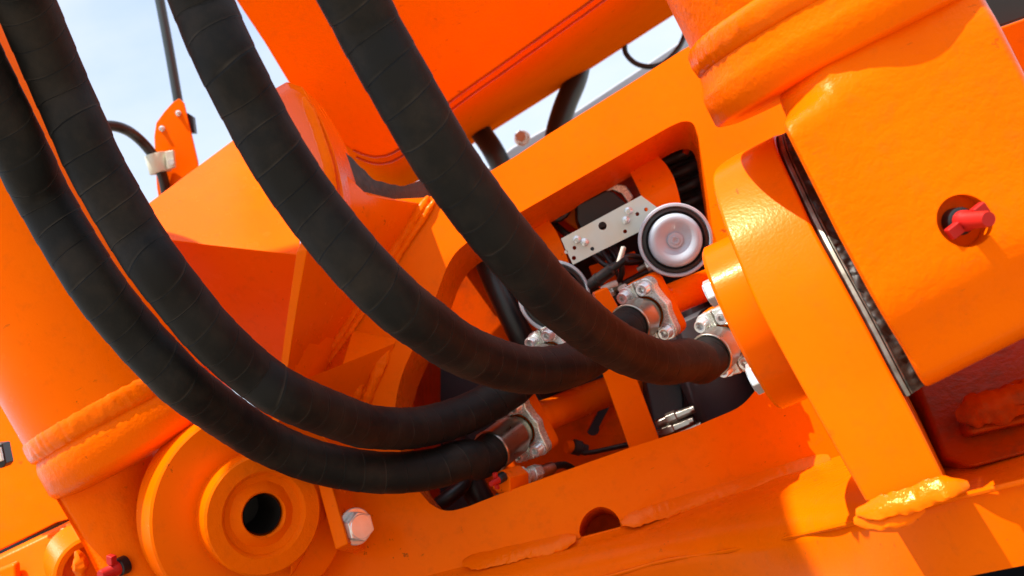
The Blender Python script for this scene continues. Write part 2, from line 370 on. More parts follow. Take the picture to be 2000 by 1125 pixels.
# tab and left lug with boss
al = cv(.55, -.05, -.835).normalized()                      # lug axis, towards the camera and right
LD = 1.57; lq = LD / 1.5
lc = P(517, 1006, LD)
def sc_(pr): return [(r * lq, h * lq) for r, h in pr]
V, Fc = lathe(sc_([(.029, -.11), (.141, -.11), (.144, -.107), (.144, -.041), (.141, -.038), (.029, -.038)]), lc, al, 96); mk('lug_disc', V, Fc[:-2], M_PAINT, frame, ang=30)
V, Fc = lathe(sc_([(.083, -.04), (.083, -.003), (.080, 0), (.060, 0), (.057, -.002), (.054, -.007), (.045, -.011), (.036, -.006), (.0315, -.003), (.0292, -.006), (.0292, -.012)]), lc, al, 96, fr=lambda r, s, t: r * (1 + (.05 * noise.noise(Vector((math.cos(t) * 2.5, math.sin(t) * 2.5, r * 80))) if .031 < r < .056 else 0)))
mk('boss', V, Fc[:-2], M_CAST, frame, ang=28)
V, Fc = lathe([(0, -.1), (.0277, -.1), (.0277, -.0105)], lc, al, 48); mk('pin_bore', V, Fc[:-1], M_BORE, frame)
V, Fc = prism([P(572, 915, LD + .06), P(628, 945, LD + .085), P(636, 1012, LD + .085), P(613, 1034, LD + .07), P(592, 1086, LD + .05), P(566, 1130, LD + .03)], F * .06); mk('lug_web', V, Fc, M_PAINT, frame, bevel=.004)
V, Fc = prism([P(619, 940, 1.62), P(648, 948, 1.61), P(680, 1062, 1.595), P(655, 1074, 1.605)], NIN * .1); mk('tab', V, Fc, M_PAINT, frame, bevel=.0025)

# far-left outer plates
V, Fc = prism([P(-60, 700, 2.1), P(40, 790, 2.06), P(160, 1010, 1.93), P(110, 1022, 1.90), P(-60, 1105, 1.84)], F * .04); mk('outer_plate', V, Fc, M_PAINT, frame, bevel=.004)
V, Fc = prism([P(-60, 1112, 1.82), P(128, 1022, 1.85), P(160, 1060, 1.83), P(160, 1200, 1.76), P(-60, 1230, 1.76)], F * .05); mk('outer_plate', V, Fc, M_PAINT, frame, bevel=.01, seg=4)
V, Fc = prism([P(-60, 1135, 1.79), P(30, 1098, 1.79), P(36, 1200, 1.76), P(-60, 1230, 1.76)], F * .02); mk('raised_pad', V, Fc, M_PAINT, frame, bevel=.006, seg=3)
V, Fc = lathe([(0, -.1), (.058, -.1), (.058, .012), (.054, .016), (.045, .016), (.045, -.02), (0, -.02)], P(178, 1115, 1.74), cv(.5, 0, -.86), 56); mk('pin_tube', V, Fc, M_PAINT, frame, ang=30)
V, Fc = weld([P(150, 1075, 1.69), P(157, 1095, 1.69), P(160, 1140, 1.69)], .012, .012, -F, amp=.5, seed=90); mk('weld_bead', V, Fc, M_WELD, frame)

# engine bay behind the window
def bay(poly, ext, name='bay_wall', mat=M_INNER): V, Fc = prism(poly, ext); mk(name, V, Fc, mat, frame)
def plb(x, y, d): return PL.at(x, y) + NIN * d
bay([plb(640, 300, .62), plb(1750, 120, .62), plb(1900, 900, .62), plb(640, 1300, .62)], NIN * .02, 'engine_wall', M_DARK)
bay([plb(820, 400, T + .002), plb(1500, 60, T + .002), plb(1500, 60, .64), plb(820, 400, .64)], Vector((0, 0, .01)))
bay([plb(640, 1230, T + .002), plb(1760, 930, T + .002), plb(1760, 930, .64), plb(640, 1230, .64)], Vector((0, 0, -.01)))
bay([plb(720, 400, T + .002), plb(700, 1120, T + .002), plb(700, 1120, .64), plb(720, 400, .64)], -R * .01)
bay([plb(1560, 120, T + .002), plb(1700, 920, T + .002), plb(1700, 920, .64), plb(1560, 120, .64)], R * .01)
V, Fc = prism([plb(1080, 930, T + .03), plb(1270, 880, T + .03), plb(1290, 1100, T + .03), plb(1080, 1160, T + .03)], NIN * .01); mk('inner_sheet', V, Fc, M_INNER, frame)
# inner sheets visible through the window
V, Fc = prism([P(880, 560, 2.02), P(900, 525, 2.02), P(928, 500, 2.02), P(1010, 450, 2.02), P(1110, 590, 2.02), P(1120, 700, 2.0), P(1000, 700, 1.98), P(840, 690, 1.98)], NIN * .012); mk('inner_sheet', V, Fc, M_INNER, frame, bevel=.002)
V, Fc = prism([P(1040, 800, 2.02), P(1235, 750, 2.02), P(1260, 850, 2.0), P(1130, 960, 1.98), P(930, 1010, 1.98), P(930, 850, 2.0)], NIN * .012,
              [[P(*p, 2.011) for p in arc2(1178, 800, 13, 160, 340, 6) + arc2(1158, 838, 13, -20, 160, 6)]]); mk('inner_sheet', V, Fc, M_INNER, frame)
# painted straps across the window
def strap(lft, rgt, th=.008, name='bay_strap', mat=M_PAINT):
    l = catmull([P(*p) for p in lft], 5); r = catmull([P(*p) for p in rgt], 5)
    V, Fc = loft([l, r, [q + F * th for q in r], [q + F * th for q in l]], False); n = len(l)
    Fc += [(3 * n + j, 3 * n + j + 1, j + 1, j) for j in range(n - 1)] + [(0, n, 2 * n, 3 * n), (n - 1, 2 * n - 1, 3 * n - 1, 4 * n - 1)]
    return mk(name, V, Fc, mat, frame, bevel=.0012)
strap([(1190, 270, 1.98), (1225, 328, 1.95), (1242, 360, 1.93), (1256, 392, 1.9), (1270, 450, 1.88)], [(1245, 240, 1.98), (1281, 298, 1.95), (1302, 322, 1.93), (1320, 357, 1.9), (1338, 430, 1.88)])
strap([(990, 380, 1.98), (1030, 436, 1.95), (1060, 470, 1.92), (1085, 510, 1.90)], [(1030, 360, 1.98), (1065, 420, 1.95), (1090, 458, 1.92), (1112, 514, 1.90)])

# ------------------------------------------------------------------ boom
bm_root = root('boom', 'orange box boom passing above the frame window, seen from below', 'boom', P(740, 350, 1.7))
BN = -cv(-.10, .30, -.95)
BP = Plane(P(740, 300, 2.3), BN)
seam = [(646, 256), (668, 278), (690, 293), (715, 303), (740, 306), (768, 298), (800, 275), (874, 203), (1000, 112), (1157, 0), (1360, -150)]
low = [(648, 264), (664, 296), (688, 325), (715, 348), (752, 364), (790, 368), (838, 338), (928, 275), (1087, 175), (1224, 86), (1450, -60)]
bs = [BP.at(*p) for p in seam]; bl = []
for i, p in enumerate(low): bl.append(P(*p, BP.depth(*p) + .03 + .75 * min(1, i / 6)))
mid = [a.lerp(b, .42) - F * .012 * min(1, i / 3) for i, (a, b) in enumerate(zip(bs, bl))]
side = [BP.at(*p) for p in [(1500, -420), (1000, -420), (300, -260), (420, -70), (462, 0), (518, 84), (577, 182)]]
V, Fc = prism(side + bs, F * .012); mk('side_web', V, Fc, M_BOOM, bm_root, bevel=.002)
V, Fc = loft([bs, [a.lerp(b, .25) - F * .007 for a, b in zip(bs, mid)], mid, bl, [p + F * .35 + U * .05 for p in bl]]); mk('bottom_flange', V, Fc, M_BOOM, bm_root, ang=60)
V, Fc = prism([p + F * .013 for p in side[1:]] + [bs[0] + F * .013], F * .3); mk('end_plate', V, Fc, M_BOOM, bm_root, bevel=.003)
for sh in (0, 13):
    V, Fc, _ = tube(resample(catmull([BP.at(x + sh * .4, y + sh) + F * (-.0005 if sh == 0 else .004) for x, y in seam[2:]], 8), .01), .0026, 8); mk('seam_line', V, Fc, M_SHADE_GRIME, bm_root)
slab = [PL.at(*p) - Vector((0, o_, 0)) + SUN * 2.6 for p, o_ in [((740, 820), 0), ((1391, 575), 0), ((1425, 800), 0), ((1225, 1010), .8), ((620, 1260), .8), ((620, 1040), 0)]]  # added slab above the view, outlined to shade the lower plate and ledge
V, Fc = prism(slab, Vector((0, -.02, .3))); mk('shade_slab', V, Fc, M_BOOM, bm_root, bevel=.01)
g1 = catmull([P(645, 248, 1.80), P(662, 278, 1.81), P(690, 312, 1.83), P(737, 352, 1.87), P(790, 363, 1.92), P(845, 340, 2.0)], 6)
g2 = catmull([P(655, 300, 1.76), P(664, 318, 1.77), P(690, 366, 1.81), P(737, 400, 1.86), P(790, 410, 1.92), P(845, 400, 2.0)], 6)
V, Fc = loft([[p + U * .004 * noise.noise(p * 60) for p in g1], [a.lerp(b, .5) - F * .006 for a, b in zip(g1, g2)], g2]); mk('grease', V, Fc, M_GREASE, bm_root, label='black grease and painted gap shade round the boom foot', ang=80)  # dark strip stands for grease and the shaded gap under the boom

# ------------------------------------------------------------------ right lift cylinder
ra = cv(.4509, .8926, .0).normalized(); rl = cv(.8926, -.4509, .0).normalized()
def q2(l, t): return (l * .8926 + t * .4509, -l * .4509 + t * .8926)
rc = root('lift_cylinder', 'large orange lift cylinder on the right with red grease cap on its eye', 'hydraulic cylinder', P(*q2(1440, 1200), 1.2), 'orange lift cylinders')
k = FPX / 1.2
def tt(t): return (t - 843) / k
cax = P(*q2(1440, 843), 1.2)
V, Fc = lathe([(0, tt(100)), (.152, tt(100)), (.152, tt(690)), (.154, tt(694))], cax, ra, 128); mk('barrel', V, Fc[:-1], M_CAST, rc, ang=30)
def wr(r, s, t): 
    q = noise.noise(Vector((t * 16, s * 60, 3))) * .0017 + noise.noise(Vector((t * 50, s * 160, 8))) * .0011
    return r + q
V, Fc = lathe([(.150, tt(688)), (.156, tt(694)), (.1585, tt(704)), (.1600, tt(722)), (.1590, tt(740)), (.156, tt(749)), (.150, tt(752))], cax, ra, 320, fr=wr); mk('weld_ring', V, Fc[:-2], M_WELD, rc, ang=80)
V, Fc = lathe([(.150, tt(745)), (.157, tt(749)), (.1585, tt(758)), (.1595, tt(770)), (.164, tt(786)), (.1655, tt(796)), (.1655, tt(846)), (.163, tt(852)), (.150, tt(858)), (0, tt(860))], cax, ra, 128); mk('collar', V, Fc[:-2], M_CAST, rc, ang=50)
# the eye: front profile swept across, rounded under at the bottom
DE = 1.050
DD = cv(.42, .03, .9).normalized()                       # the cheek runs back away from the gap
def shoulder(l, t):
    x = ((l - 639) * DE - (1431 - 639) * 1.2) / FPX; b = min(1, max(0, (915 - t) / 65)); b = b * b * (3 - 2 * b)
    return b * max(0, 1.2 - math.sqrt(max(0, .1655 ** 2 - x * x)) + .006 - DE)
def eye(l, t, h): return P(*q2(l, t), DE - .00013 * (t - 843)) + DD * h
prof = [(790, .06), (806, .022), (826, .006), (850, .000), (900, 0), (1000, 0), (1150, 0), (1260, .000), (1310, .002), (1350, .008), (1385, .018), (1415, .025), (1445, .029), (1470, .035), (1486, .050), (1492, .075), (1494, .12)]
pf = catmull([Vector((a, b, 0)) for a, b in prof], 4)
lats = [(1249.8, .034), (1250, .022), (1251, .013), (1254, .006), (1260, .0015), (1270, 0), (1290, 0), (1315, 0), (1345, 0), (1380, 0), (1485, 0), (1600, 0), (1704, 0), (1714, .0015), (1720, .006), (1723, .013), (1724, .022), (1724.2, .034)]
rows = []
for (l, hb) in lats:
    row = [eye(l + (8 * min(1, max(0, (p.x - 1150) / 250)) if l < 1300 else 0), p.x, max(p.y, 0) + hb + shoulder(l, p.x)) for p in pf]
    row += [eye(l, 1490, .30), eye(l, 1150, .30), eye(l, 800, .30)]
    rows.append(row)
V, Fc = loft(rows, True, True); eye_o = mk('cylinder_eye', V, Fc, M_CAST, rc, ang=60)
# counterbore for the grease nipple, cut into the eye
gc = P(1884, 431, DE - .0504)
def vol(me):
    bm = bmesh.new(); bm.from_mesh(me); v = bm.calc_volume(signed=True); bm.free(); return v
def flip(me):
    bm = bmesh.new(); bm.from_mesh(me); bmesh.ops.reverse_faces(bm, faces=bm.faces); bm.to_mesh(me); bm.free()
def boolcut(o, V, Fc):
    c = mk('cutter', V, Fc, M_CAST)
    if vol(c.data) < 0: flip(c.data)
    if vol(o.data) < 0: flip(o.data)
    b = o.modifiers.new('bore', 'BOOLEAN'); b.operation = 'DIFFERENCE'; b.object = c; b.solver = 'EXACT'
    dg = bpy.context.evaluated_depsgraph_get(); me = bpy.data.meshes.new_from_object(o.evaluated_get(dg)); o.modifiers.clear(); o.data = me
    bm = bmesh.new(); bm.from_mesh(me)
    for f in bm.faces: f.smooth = True
    for e in bm.edges: e.smooth = not (len(e.link_faces) == 2 and e.calc_face_angle(0) > rad(40))
    bm.to_mesh(me); bm.free()
    wn = o.modifiers.new('normals', 'WEIGHTED_NORMAL'); wn.keep_sharp = True; wn.weight = 100
    bpy.data.objects.remove(c)

def grease_cap(owner, center, out, across, s=1.0, lc_=1.0):
    V, Fc = lathe([(.0, .0), (.0105 * s, .0), (.0105 * s, .010 * s), (.0085 * s, .013 * s), (.0078 * s, .03 * s * lc_), (.0068 * s, .0325 * s * lc_), (0, .0325 * s * lc_)], center, out, 28); r = mk('grease_cap', V, Fc, M_RED, owner, ang=40)
    r['label'] = 'red plastic grease nipple cap'; ORIG[r] = ORIG[owner]
    V, Fc = lathe([(.0, -.012), (.0135 * s, -.012), (.0135 * s, .001), (.012 * s, .002), (.0, .003)], center, out, 28); mk('seat_ring', V, Fc, M_BLACK, r)
    ax, u, v = basis(out, across)
    for sg in (-1, 1):
        b0 = center + u * sg * .009 * s - v * .006 * s + ax * .006 * s
        V, Fc = box(b0, u * sg * .014 * s, v * .012 * s, ax * .010 * s); mk('tab', V, Fc, M_RED, r, bevel=.0015)
    return r

# ------------------------------------------------------------------ left lift cylinder
la = cv(.485, .875, .02).normalized(); ll = cv(.875, -.485, .0).normalized()
lk = FPX / 1.70
lcx = P(232, 776, 1.70); 
lcy = root('lift_cylinder', 'orange lift cylinder on the left behind the black hoses, with a rough weld ring', 'hydraulic cylinder', P(250, 1000, 1.70), 'orange lift cylinders')
rb = 190 / lk
def ls(px): return px / lk
V, Fc = lathe([(0, ls(-1100)), (rb, ls(-1100)), (rb, ls(2))], lcx, la, 128); mk('barrel', V, Fc[:-1], M_PAINT, lcy, ang=30)
V, Fc = lathe([(rb * .97, ls(-8)), (rb + .002, ls(2)), (rb + .0028, ls(12)), (rb + .0030, ls(26)), (rb + .0018, ls(36)), (rb * .97, ls(42))], lcx, la, 320, fr=wr); mk('weld_ring', V, Fc[:-2], M_WELD, lcy, ang=80)
V, Fc = lathe([(rb * .95, ls(34)), (rb - .004, ls(38)), (rb + .001, ls(50)), (rb + .003, ls(60)), (rb + .003, ls(104)), (rb - .002, ls(116)), (rb * .8, ls(126)), (rb * .5, ls(130)), (0, ls(130))], lcx, la, 128); mk('collar', V, Fc[:-2], M_CAST, lcy, ang=50)
def leye(l, t, h): return lcx + ll * l / lk + la * t / lk - F * h
rows = []
for t, h0, wl, wr_ in [(60, .066, -165, 50), (95, .072, -166, 4), (125, .074, -164, -36), (160, .076, -162, -62), (220, .082, -158, -76), (300, .094, -155, -80), (420, .113, -152, -76), (520, .129, -150, -70)]:
    rows.append([leye(wl, t, -.1), leye(wl, t, h0 - .016), leye(wl + 5, t, h0 - .005), leye(wl + 16, t, h0), leye((wl + wr_) / 2, t, h0 + .002), leye(wr_ - 26, t, h0), leye(wr_, t, h0 - .004), leye(wr_ + 26, t, h0 - .018), leye(wr_ + 50, t, h0 - .045), leye(wr_ + 62, t, h0 - .09), leye(wr_ + 66, t, -.1)])
V, Fc = loft([catmull(r, 2) for r in rows]); mk('cylinder_eye', V, Fc, M_CAST, lcy, ang=70)
grease_cap(lcy, P(232, 1108, 1.60), -F * .8 + cv(-.5, .15, 0), cv(.1, -1, 0))

# spacer ring and grease between right lug and eye
sp_c = [P(x, y, d) for (x, y, d) in [(1520, 266, 1.290), (1530, 303, 1.235), (1562, 374, 1.190), (1594, 442, 1.158), (1643, 535, 1.122), (1693, 627, 1.096), (1742, 722, 1.077), (1770, 775, 1.070)]]
sp = catmull(sp_c, 4); ax = cv(.8926, -.4509, -.25).normalized()
spr = root('pin_spacer', 'dark greasy spacer between the right lug and the cylinder eye', 'spacer', sp_c[4])
V, Fc = loft([[p + F * .1 for p in sp], sp, [p + ax * .005 for p in sp], [p + ax * .005 + F * .1 for p in sp]]); mk('spacer_ring', V, Fc, M_SPACER, spr, bevel=.001)
V, Fc = loft([[p + ax * .0065 + F * .1 for p in sp], [p + ax * .0065 + F * .003 for p in sp], [p + ax * .009 + F * .004 for p in sp], [p + ax * .009 + F * .1 for p in sp]]); mk('spacer_ring', V, Fc, M_SPACER, spr, bevel=.0006)
rows = []
fine = resample(sp, .0015)
for j in range(7):
    row = []
    for i, p in enumerate(fine):
        q = noise.noise(Vector((i * .22, j * .6, 5))) * .5 + noise.noise(Vector((i * .07, j * .3, 2)))
        row.append(p + ax * (.0085 + .0034 * j) + F * (.003 + .007 * q + .002 * j) + ax * .003 * q)
    rows.append(row)
rows.append([p + F * .05 for p in rows[-1]])
V, Fc = loft(rows); mk('grease', V, Fc, M_GREASE, spr, ang=80)
V, Fc = loft([[p + ax * .003 + F * .03 for p in sp], [p + ax * .045 + F * .06 for p in sp]]); mk('seal', V, Fc, M_GREASE, spr)
cu = [gc + F * .02 + R * .0245 * math.cos(2 * math.pi * k_ / 48) + U * .0245 * math.sin(2 * math.pi * k_ / 48) for k_ in range(48)]
boolcut(eye_o, *prism(cu, -F * .06))
V, Fc = lathe([(0, -.0195), (.0243, -.0195)], gc, -F, 40); mk('counterbore', V, Fc[:40], M_INNER, rc)
grease_cap(rc, gc + F * .008, (-F + cv(.12, .02, 0)).normalized(), cv(.8, -.6, 0), .95, 1.5)

# ------------------------------------------------------------------ hex bolts
def hexbolt(c, ax, label, r=.02, h=.016, washer=True, cat='bolt', mat=M_BOLT):
    b = root('hex_bolt', label, cat, c, 'zinc hex bolts on the frame'); ax, u, v = basis(ax, U)
    z = 0
    if washer:
        V, Fc = lathe([(0, 0), (r * 1.28, 0), (r * 1.28, .003), (r * 1.22, .0038), (0, .0038)], c, ax, 40); mk('washer', V, Fc, mat, b, ang=30); z = .0038
    hx = [c + ax * z + (u * math.cos(rad(60 * i + 12)) + v * math.sin(rad(60 * i + 12))) * r * 1.06 for i in range(6)]
    V, Fc = prism(hx, ax * h); mk('head', V, Fc, mat, b, bevel=.0016)
    V, Fc = lathe([(0, 0), (r * .86, 0), (r * .80, .0016), (0, .0016)], c + ax * (z + h - .0006), ax, 32); mk('face', V, Fc, mat, b, ang=20)
    return b
hexbolt(P(693, 1028, 1.625), cv(.60, -.15, -.78), 'large zinc hex bolt with washer on the frame beside the orange tab', r=.0215)
hexbolt(P(1412, 562, 1.245), -lat, 'bright hex bolt beside the orange pipe on the upper left of the boss', r=.016, h=.019, washer=False)
hexbolt(P(1502, 727, 1.215), -lat, 'bright hex bolt at the lower left of the boss', r=.018, h=.021, washer=False)

# ------------------------------------------------------------------ hoses with split flanges
HS = 1.16
HR = HS * 112.5 / FPX / 2
def fl_basis(n):
    e1 = cv(.45, .8926, 0); e1 = (e1 - n * e1.dot(n)).normalized(); e2 = e1.cross(n).normalized()
    if e2.dot(R) < 0: e2 = -e2
    return e1, e2
cache = {}
def local_mesh(key, V, Fc, mat, bevel=0, ang=35):
    me = bpy.data.meshes.new(key); me.from_pydata([Vector(v) for v in V], [], Fc); bm = bmesh.new(); bm.from_mesh(me)
    bmesh.ops.recalc_face_normals(bm, faces=bm.faces)
    for f in bm.faces: f.smooth = True
    for e in bm.edges:
        if len(e.link_faces) == 2 and e.calc_face_angle(0) > rad(ang): e.smooth = False
    bm.to_mesh(me); bm.free(); me.materials.append(mat); return me
Z = Vector((0, 0, 1)); O0 = Vector()
S = 1.13
hx, hy = .0294 * S, .0151 * S
def clamp_poly():
    pts = [(-hx - .013, .0013)]
    pts += [(-hx + .0125 * math.cos(rad(a)), hy + .0125 * math.sin(rad(a))) for a in range(200, 60, -20)]
    pts += [(-.0125, .0305), (0, .0345), (.0125, .0305)]
    pts += [(hx + .0125 * math.cos(rad(a)), hy + .0125 * math.sin(rad(a))) for a in range(120, -40, -20)]
    pts += [(hx + .013, .0013), (.0235, .0013)] + [(.0235 * math.cos(rad(a)), .0235 * math.sin(rad(a))) for a in range(10, 180, 10)] + [(-.0235, .0013)]
    return [Vector((x, y, 0)) for x, y in pts]
cm = {}
V, Fc = prism(clamp_poly(), Vector((0, 0, .015))); cm['clamp'] = local_mesh('flange_clamp', V, Fc, M_ZINC)
def bolt_mesh():
    n = 24; ro, rh = .0087, .0049; rows = []
    circ = lambda r, z: [Vector((r * math.cos(2 * math.pi * k / n), r * math.sin(2 * math.pi * k / n), z)) for k in range(n)]
    def hexr(z, s=1):
        o = []
        for k in range(n):
            a = 2 * math.pi * k / n; aa = (a % (math.pi / 3)) - math.pi / 6; rr = rh * math.cos(math.pi / 6) / math.cos(aa) * s; o.append(Vector((rr * math.cos(a), rr * math.sin(a), z)))
        return o
    rows = [circ(.0112, .0), circ(.0112, -.0022), circ(.0092, -.0022), circ(ro, -.003), circ(ro, -.0125), circ(ro - .0009, -.0138), circ(rh * 1.22, -.0138), hexr(-.0132), hexr(-.006), hexr(-.0045, .1)]
    return loft(rows, True)
V, Fc = bolt_mesh(); cm['bolt'] = local_mesh('bolt', V, Fc, M_BOLT)
V, Fc = lathe([(0, -.006), (.0205, -.006), (.0215, -.004), (.0215, .006), (0, .006)], O0, Z, 40); cm['collar'] = local_mesh('collar', V, Fc, M_COLL)
def ferr(L):
    def fr(r, s, t): return r * (1 - .012 * (math.cos(8 * t) * .5 + .5)) if .004 - L < s < -.016 else r
    V, Fc = lathe([(.0268, -L + .004), (.0272, -L), (.0288, -L), (.0296, -L + .0012), (.0296, -L + .0035), (.0291, -L + .005), (.0291, -.024), (.0285, -.019), (.0245, -.015), (.0225, -.012), (.0225, -.004), (0, -.004)], O0, Z, 96, fr=fr)
    return local_mesh('ferrule', V, Fc[:-2], M_FERR)
cm['ferrule'] = ferr(.052); cm['ferrule_long'] = ferr(.074)
def put(name, me, parent, mat4, bevel=0):
    o = bpy.data.objects.new(name, me); col.objects.link(o); o.parent = parent; o.matrix_local = mat4
    if bevel:
        b = o.modifiers.new('bevel', 'BEVEL'); b.width = bevel; b.segments = 2; b.limit_method = 'ANGLE'; b.angle_limit = rad(35); b.harden_normals = True
    return o
def hose(label, path, fc, n, fl='ferrule', seed=0):
    """path: pixel points with hose width in pixels; fc: flange centre; n: direction from hose into pipe"""
    h = root('hydraulic_hose', label, 'hydraulic hose', fc, 'thick black hydraulic hoses'); n = n.normalized(); e1, e2 = fl_basis(n)
    if e1.cross(e2).dot(n) < 0: e1s = -1
    else: e1s = 1
    Mf = Matrix((e1 * e1s, e2, n)).transposed().to_4x4() @ Matrix.Scale(HS, 4)
    L = .052 if fl == 'ferrule' else .074
    L *= HS
    pts = [P(x, y, HS * 115 / w_) for x, y, w_ in path] + [fc - n * (L + .03), fc - n * (L + .0), fc - n * (L - .01)]
    c = resample(catmull(pts, 12), .0035)
    rn = random.random() * 10
    def fr(s, th, i):
        f = (s / .0335 - th / (2 * math.pi)) % 1
        return HR * (1 + .004 * noise.noise(Vector((s * 20 + rn, th, seed)))) + .0007 * f
    V, Fc, uv = tube(c, HR, 64, fr)
    mk('hose_body', V, Fc[:-2], M_RUB, h, uv=uv, ang=80)
    put('ferrule', cm[fl], h, Mf); put('collar', cm['collar'], h, Mf @ Matrix.Translation((0, 0, -.006)))
    for sgn in (0, 1):
        Mc = Mf @ Matrix.Rotation(math.pi * sgn, 4, 'Z')
        cl_ = put('flange_clamp', cm['clamp'], h, Mc, .0022)
        for sx in (-1, 1): put('bolt', cm['bolt'], cl_, Matrix.Translation((sx * hx, hy, 0)) @ Matrix.Rotation(random.random(), 4, 'Z'))
    return h
nF = cv(.63 * .88, -.63 * .48, .78).normalized()
FA, FB, FC, FD = P(1016, 840, 1.81), P(1080, 698, 1.60 * HS), P(1264, 612, 1.50 * HS), P(1418, 668, 1.445 * HS)
hose('leftmost black hose, lowest of the four, ending at the lower orange pipe', [(-145, -78, 122), (-65, 87, 117), (41, 299, 110), (90, 396, 106), (186, 554, 105), (269, 658, 102), (315, 707, 101), (362, 754, 99), (461, 826, 92), (529, 867, 88), (624, 904, 85), (741, 923, 82.5), (839, 917, 80.5), (904, 898, 79)], FA, nF, 'ferrule_long', 1)
hose('second black hose from the left, passing behind the third hose', [(-30, -180, 128), (0, -100, 124), (46, 0, 118), (113, 158, 112), (156, 255, 111), (187, 325, 110), (262, 456, 108), (306, 522, 108), (355, 585, 106), (411, 652, 104), (490, 725, 100), (564, 775, 98), (684, 823, 90), (727, 834, 86), (806, 836, 82), (884, 818, 79), (950, 789, 77), (1000, 758, 76)], FB, nF, 'ferrule', 2)
hose('third black hose from the left, crossing behind the rightmost hose', [(330, -160, 128), (393, 0, 124), (417, 60, 124), (449, 130, 124), (490, 210, 122), (533, 290, 121), (601, 394, 119), (692, 507, 118), (775, 592, 115), (836, 638, 110), (886, 674, 105), (947, 702, 100), (1023, 722, 95), (1089, 719, 91), (1150, 697, 85), (1195, 664, 80)], FC, nF, 'ferrule', 3)
hose('rightmost black hose, ending beside the boss of the right lug', [(600, -160, 138), (692, 0, 133), (724, 63, 131), (773, 150, 130), (823, 238, 128), (874, 322, 125), (958, 436, 120), (1021, 512, 115), (1073, 572, 110), (1130, 622, 104), (1176, 658, 99), (1230, 688, 94), (1294, 708, 89), (1345, 703, 85)], FD, nF, 'ferrule', 4)

# ------------------------------------------------------------------ painted steel pipes
def pipe(label, fc, n, r, pts, collar_r=None):
    p = root('steel_pipe', label, 'hydraulic pipe', fc, 'orange steel pipes'); n = n.normalized(); e1, e2 = fl_basis(n)
    a, b = .046 * HS, .029 * HS; pol = []
    for sx, sy, a0 in ((1, 1, 0), (-1, 1, 90), (-1, -1, 180), (1, -1, 270)):
        for k_ in range(5):
            t = rad(a0 + k_ * 22.5); pol.append(fc + n * .0155 * HS + e1 * (sx * (a - (.012 * HS)) + (.012 * HS) * math.cos(t)) + e2 * (sy * (b - (.012 * HS)) + (.012 * HS) * math.sin(t)))
    V, Fc = prism(pol, n * .02); mk('flange_block', V, Fc, M_PAINT, p, bevel=.002)
    c = resample(catmull([fc + n * .035] + pts, 12), .008)
    rr = [r * (1.22 if i == 0 else 1.18 if i < 3 else 1.0) for i in range(len(c))]
    V, Fc, _ = tube(c, rr, 40); mk('pipe_tube', V, Fc, M_PAINT, p, ang=50)
    return p
pipe('orange pipe from the uppermost visible flange running behind the right lug', FC, nF, (.0225 * HS), [P(1330, 577, 1.810), P(1390, 553, 1.868), P(1470, 520, 1.949)])
pipe('lower orange pipe running behind the support strap', FA, nF, (.0235 * HS), [P(1066, 812, 1.86), P(1120, 790, 1.93), P(1200, 760, 2.02), P(1320, 715, 2.12)])
pipe('orange pipe block at the hidden flange between two crossing hoses', FB, nF, (.0225 * HS), [P(1130, 672, 1.949), P(1190, 648, 2.065)])
pipe('orange pipe at the rightmost flange, hidden by the lug boss', FD, nF, (.0225 * HS), [P(1450, 650, 1.728), P(1465, 643, 1.746)])
# support strap for the pipes
V, Fc = prism([P(1172, 715, 1.84), P(1205, 722, 1.84), P(1245, 742, 1.84), P(1292, 868, 1.80), P(1238, 900, 1.80)], NIN * .03); mk('pipe_support', V, Fc, M_PAINT, bevel=.002, label='flat orange support strap standing on the lower window edge', cat='bracket')
V, Fc = prism([P(1160, 572, 1.72), P(1186, 560, 1.72), P(1208, 600, 1.72), P(1216, 650, 1.72), P(1180, 640, 1.72)], F * .05); mk('pipe_bracket', V, Fc, M_PAINT, bevel=.003, label='small orange bracket left of the uppermost flange', cat='bracket')

# ------------------------------------------------------------------ horns and their bracket
def horn(c, n, label, sc=1.0):
    h = root('horn', label, 'horn', c, 'round disc horns'); r = .063 * sc
    V, Fc = lathe([(0, -.03), (r * .8, -.03), (r * .93, -.012), (r, -.006), (r * 1.01, 0), (r * .985, .004), (r * .93, .0045), (r * .905, .002), (r * .9, -.002), (0, -.004)], c, n, 80); mk('rim', V, Fc, M_DISH, h, ang=40)
    V, Fc = lathe([(r * .895, -.001), (r * .88, .0035), (r * .80, .0045), (r * .78, .001), (r * .74, -.001), (r * .70, -.001), (0, -.0015)], c, n, 80); mk('gasket', V, Fc[:-2], M_BLACK, h, ang=40)
    V, Fc = lathe([(r * .735, -.001), (r * .725, .004), (r * .68, .008), (r * .60, .010), (r * .48, .0085), (r * .34, .003), (r * .24, .0), (0, -.001)], c, n, 80); mk('diaphragm', V, Fc[:-2], M_DISH, h, ang=60)
    V, Fc = lathe([(0, 0), (r * .215, 0), (r * .215, .0025), (r * .2, .0035), (r * .12, .0035), (r * .11, .006), (r * .07, .006), (r * .06, .004), (0, .004)], c, n, 40); mk('centre_bolt', V, Fc, M_DISH, h, ang=30)
    return h
hn = cv(-.05, .05, -1).normalized()
horn(P(1319, 469, 1.735), hn, 'round silver horn with black ring beside the right window edge', .925)
horn(P(1083, 579, 1.86), cv(.1, .0, -1).normalized(), 'round horn mostly hidden behind the rightmost hose', .97)
hb = root('horn_bracket', 'perforated silver bracket plate left of the large round horn', 'bracket', P(1180, 440, 1.9))
HP = Plane(P(1180, 440, 1.80), cv(.05, .02, 1))
def circ(cx, cy, r, n=14): return [HP.at(cx + r * math.cos(2 * math.pi * k_ / n), cy + r * math.sin(2 * math.pi * k_ / n)) for k_ in range(n)]
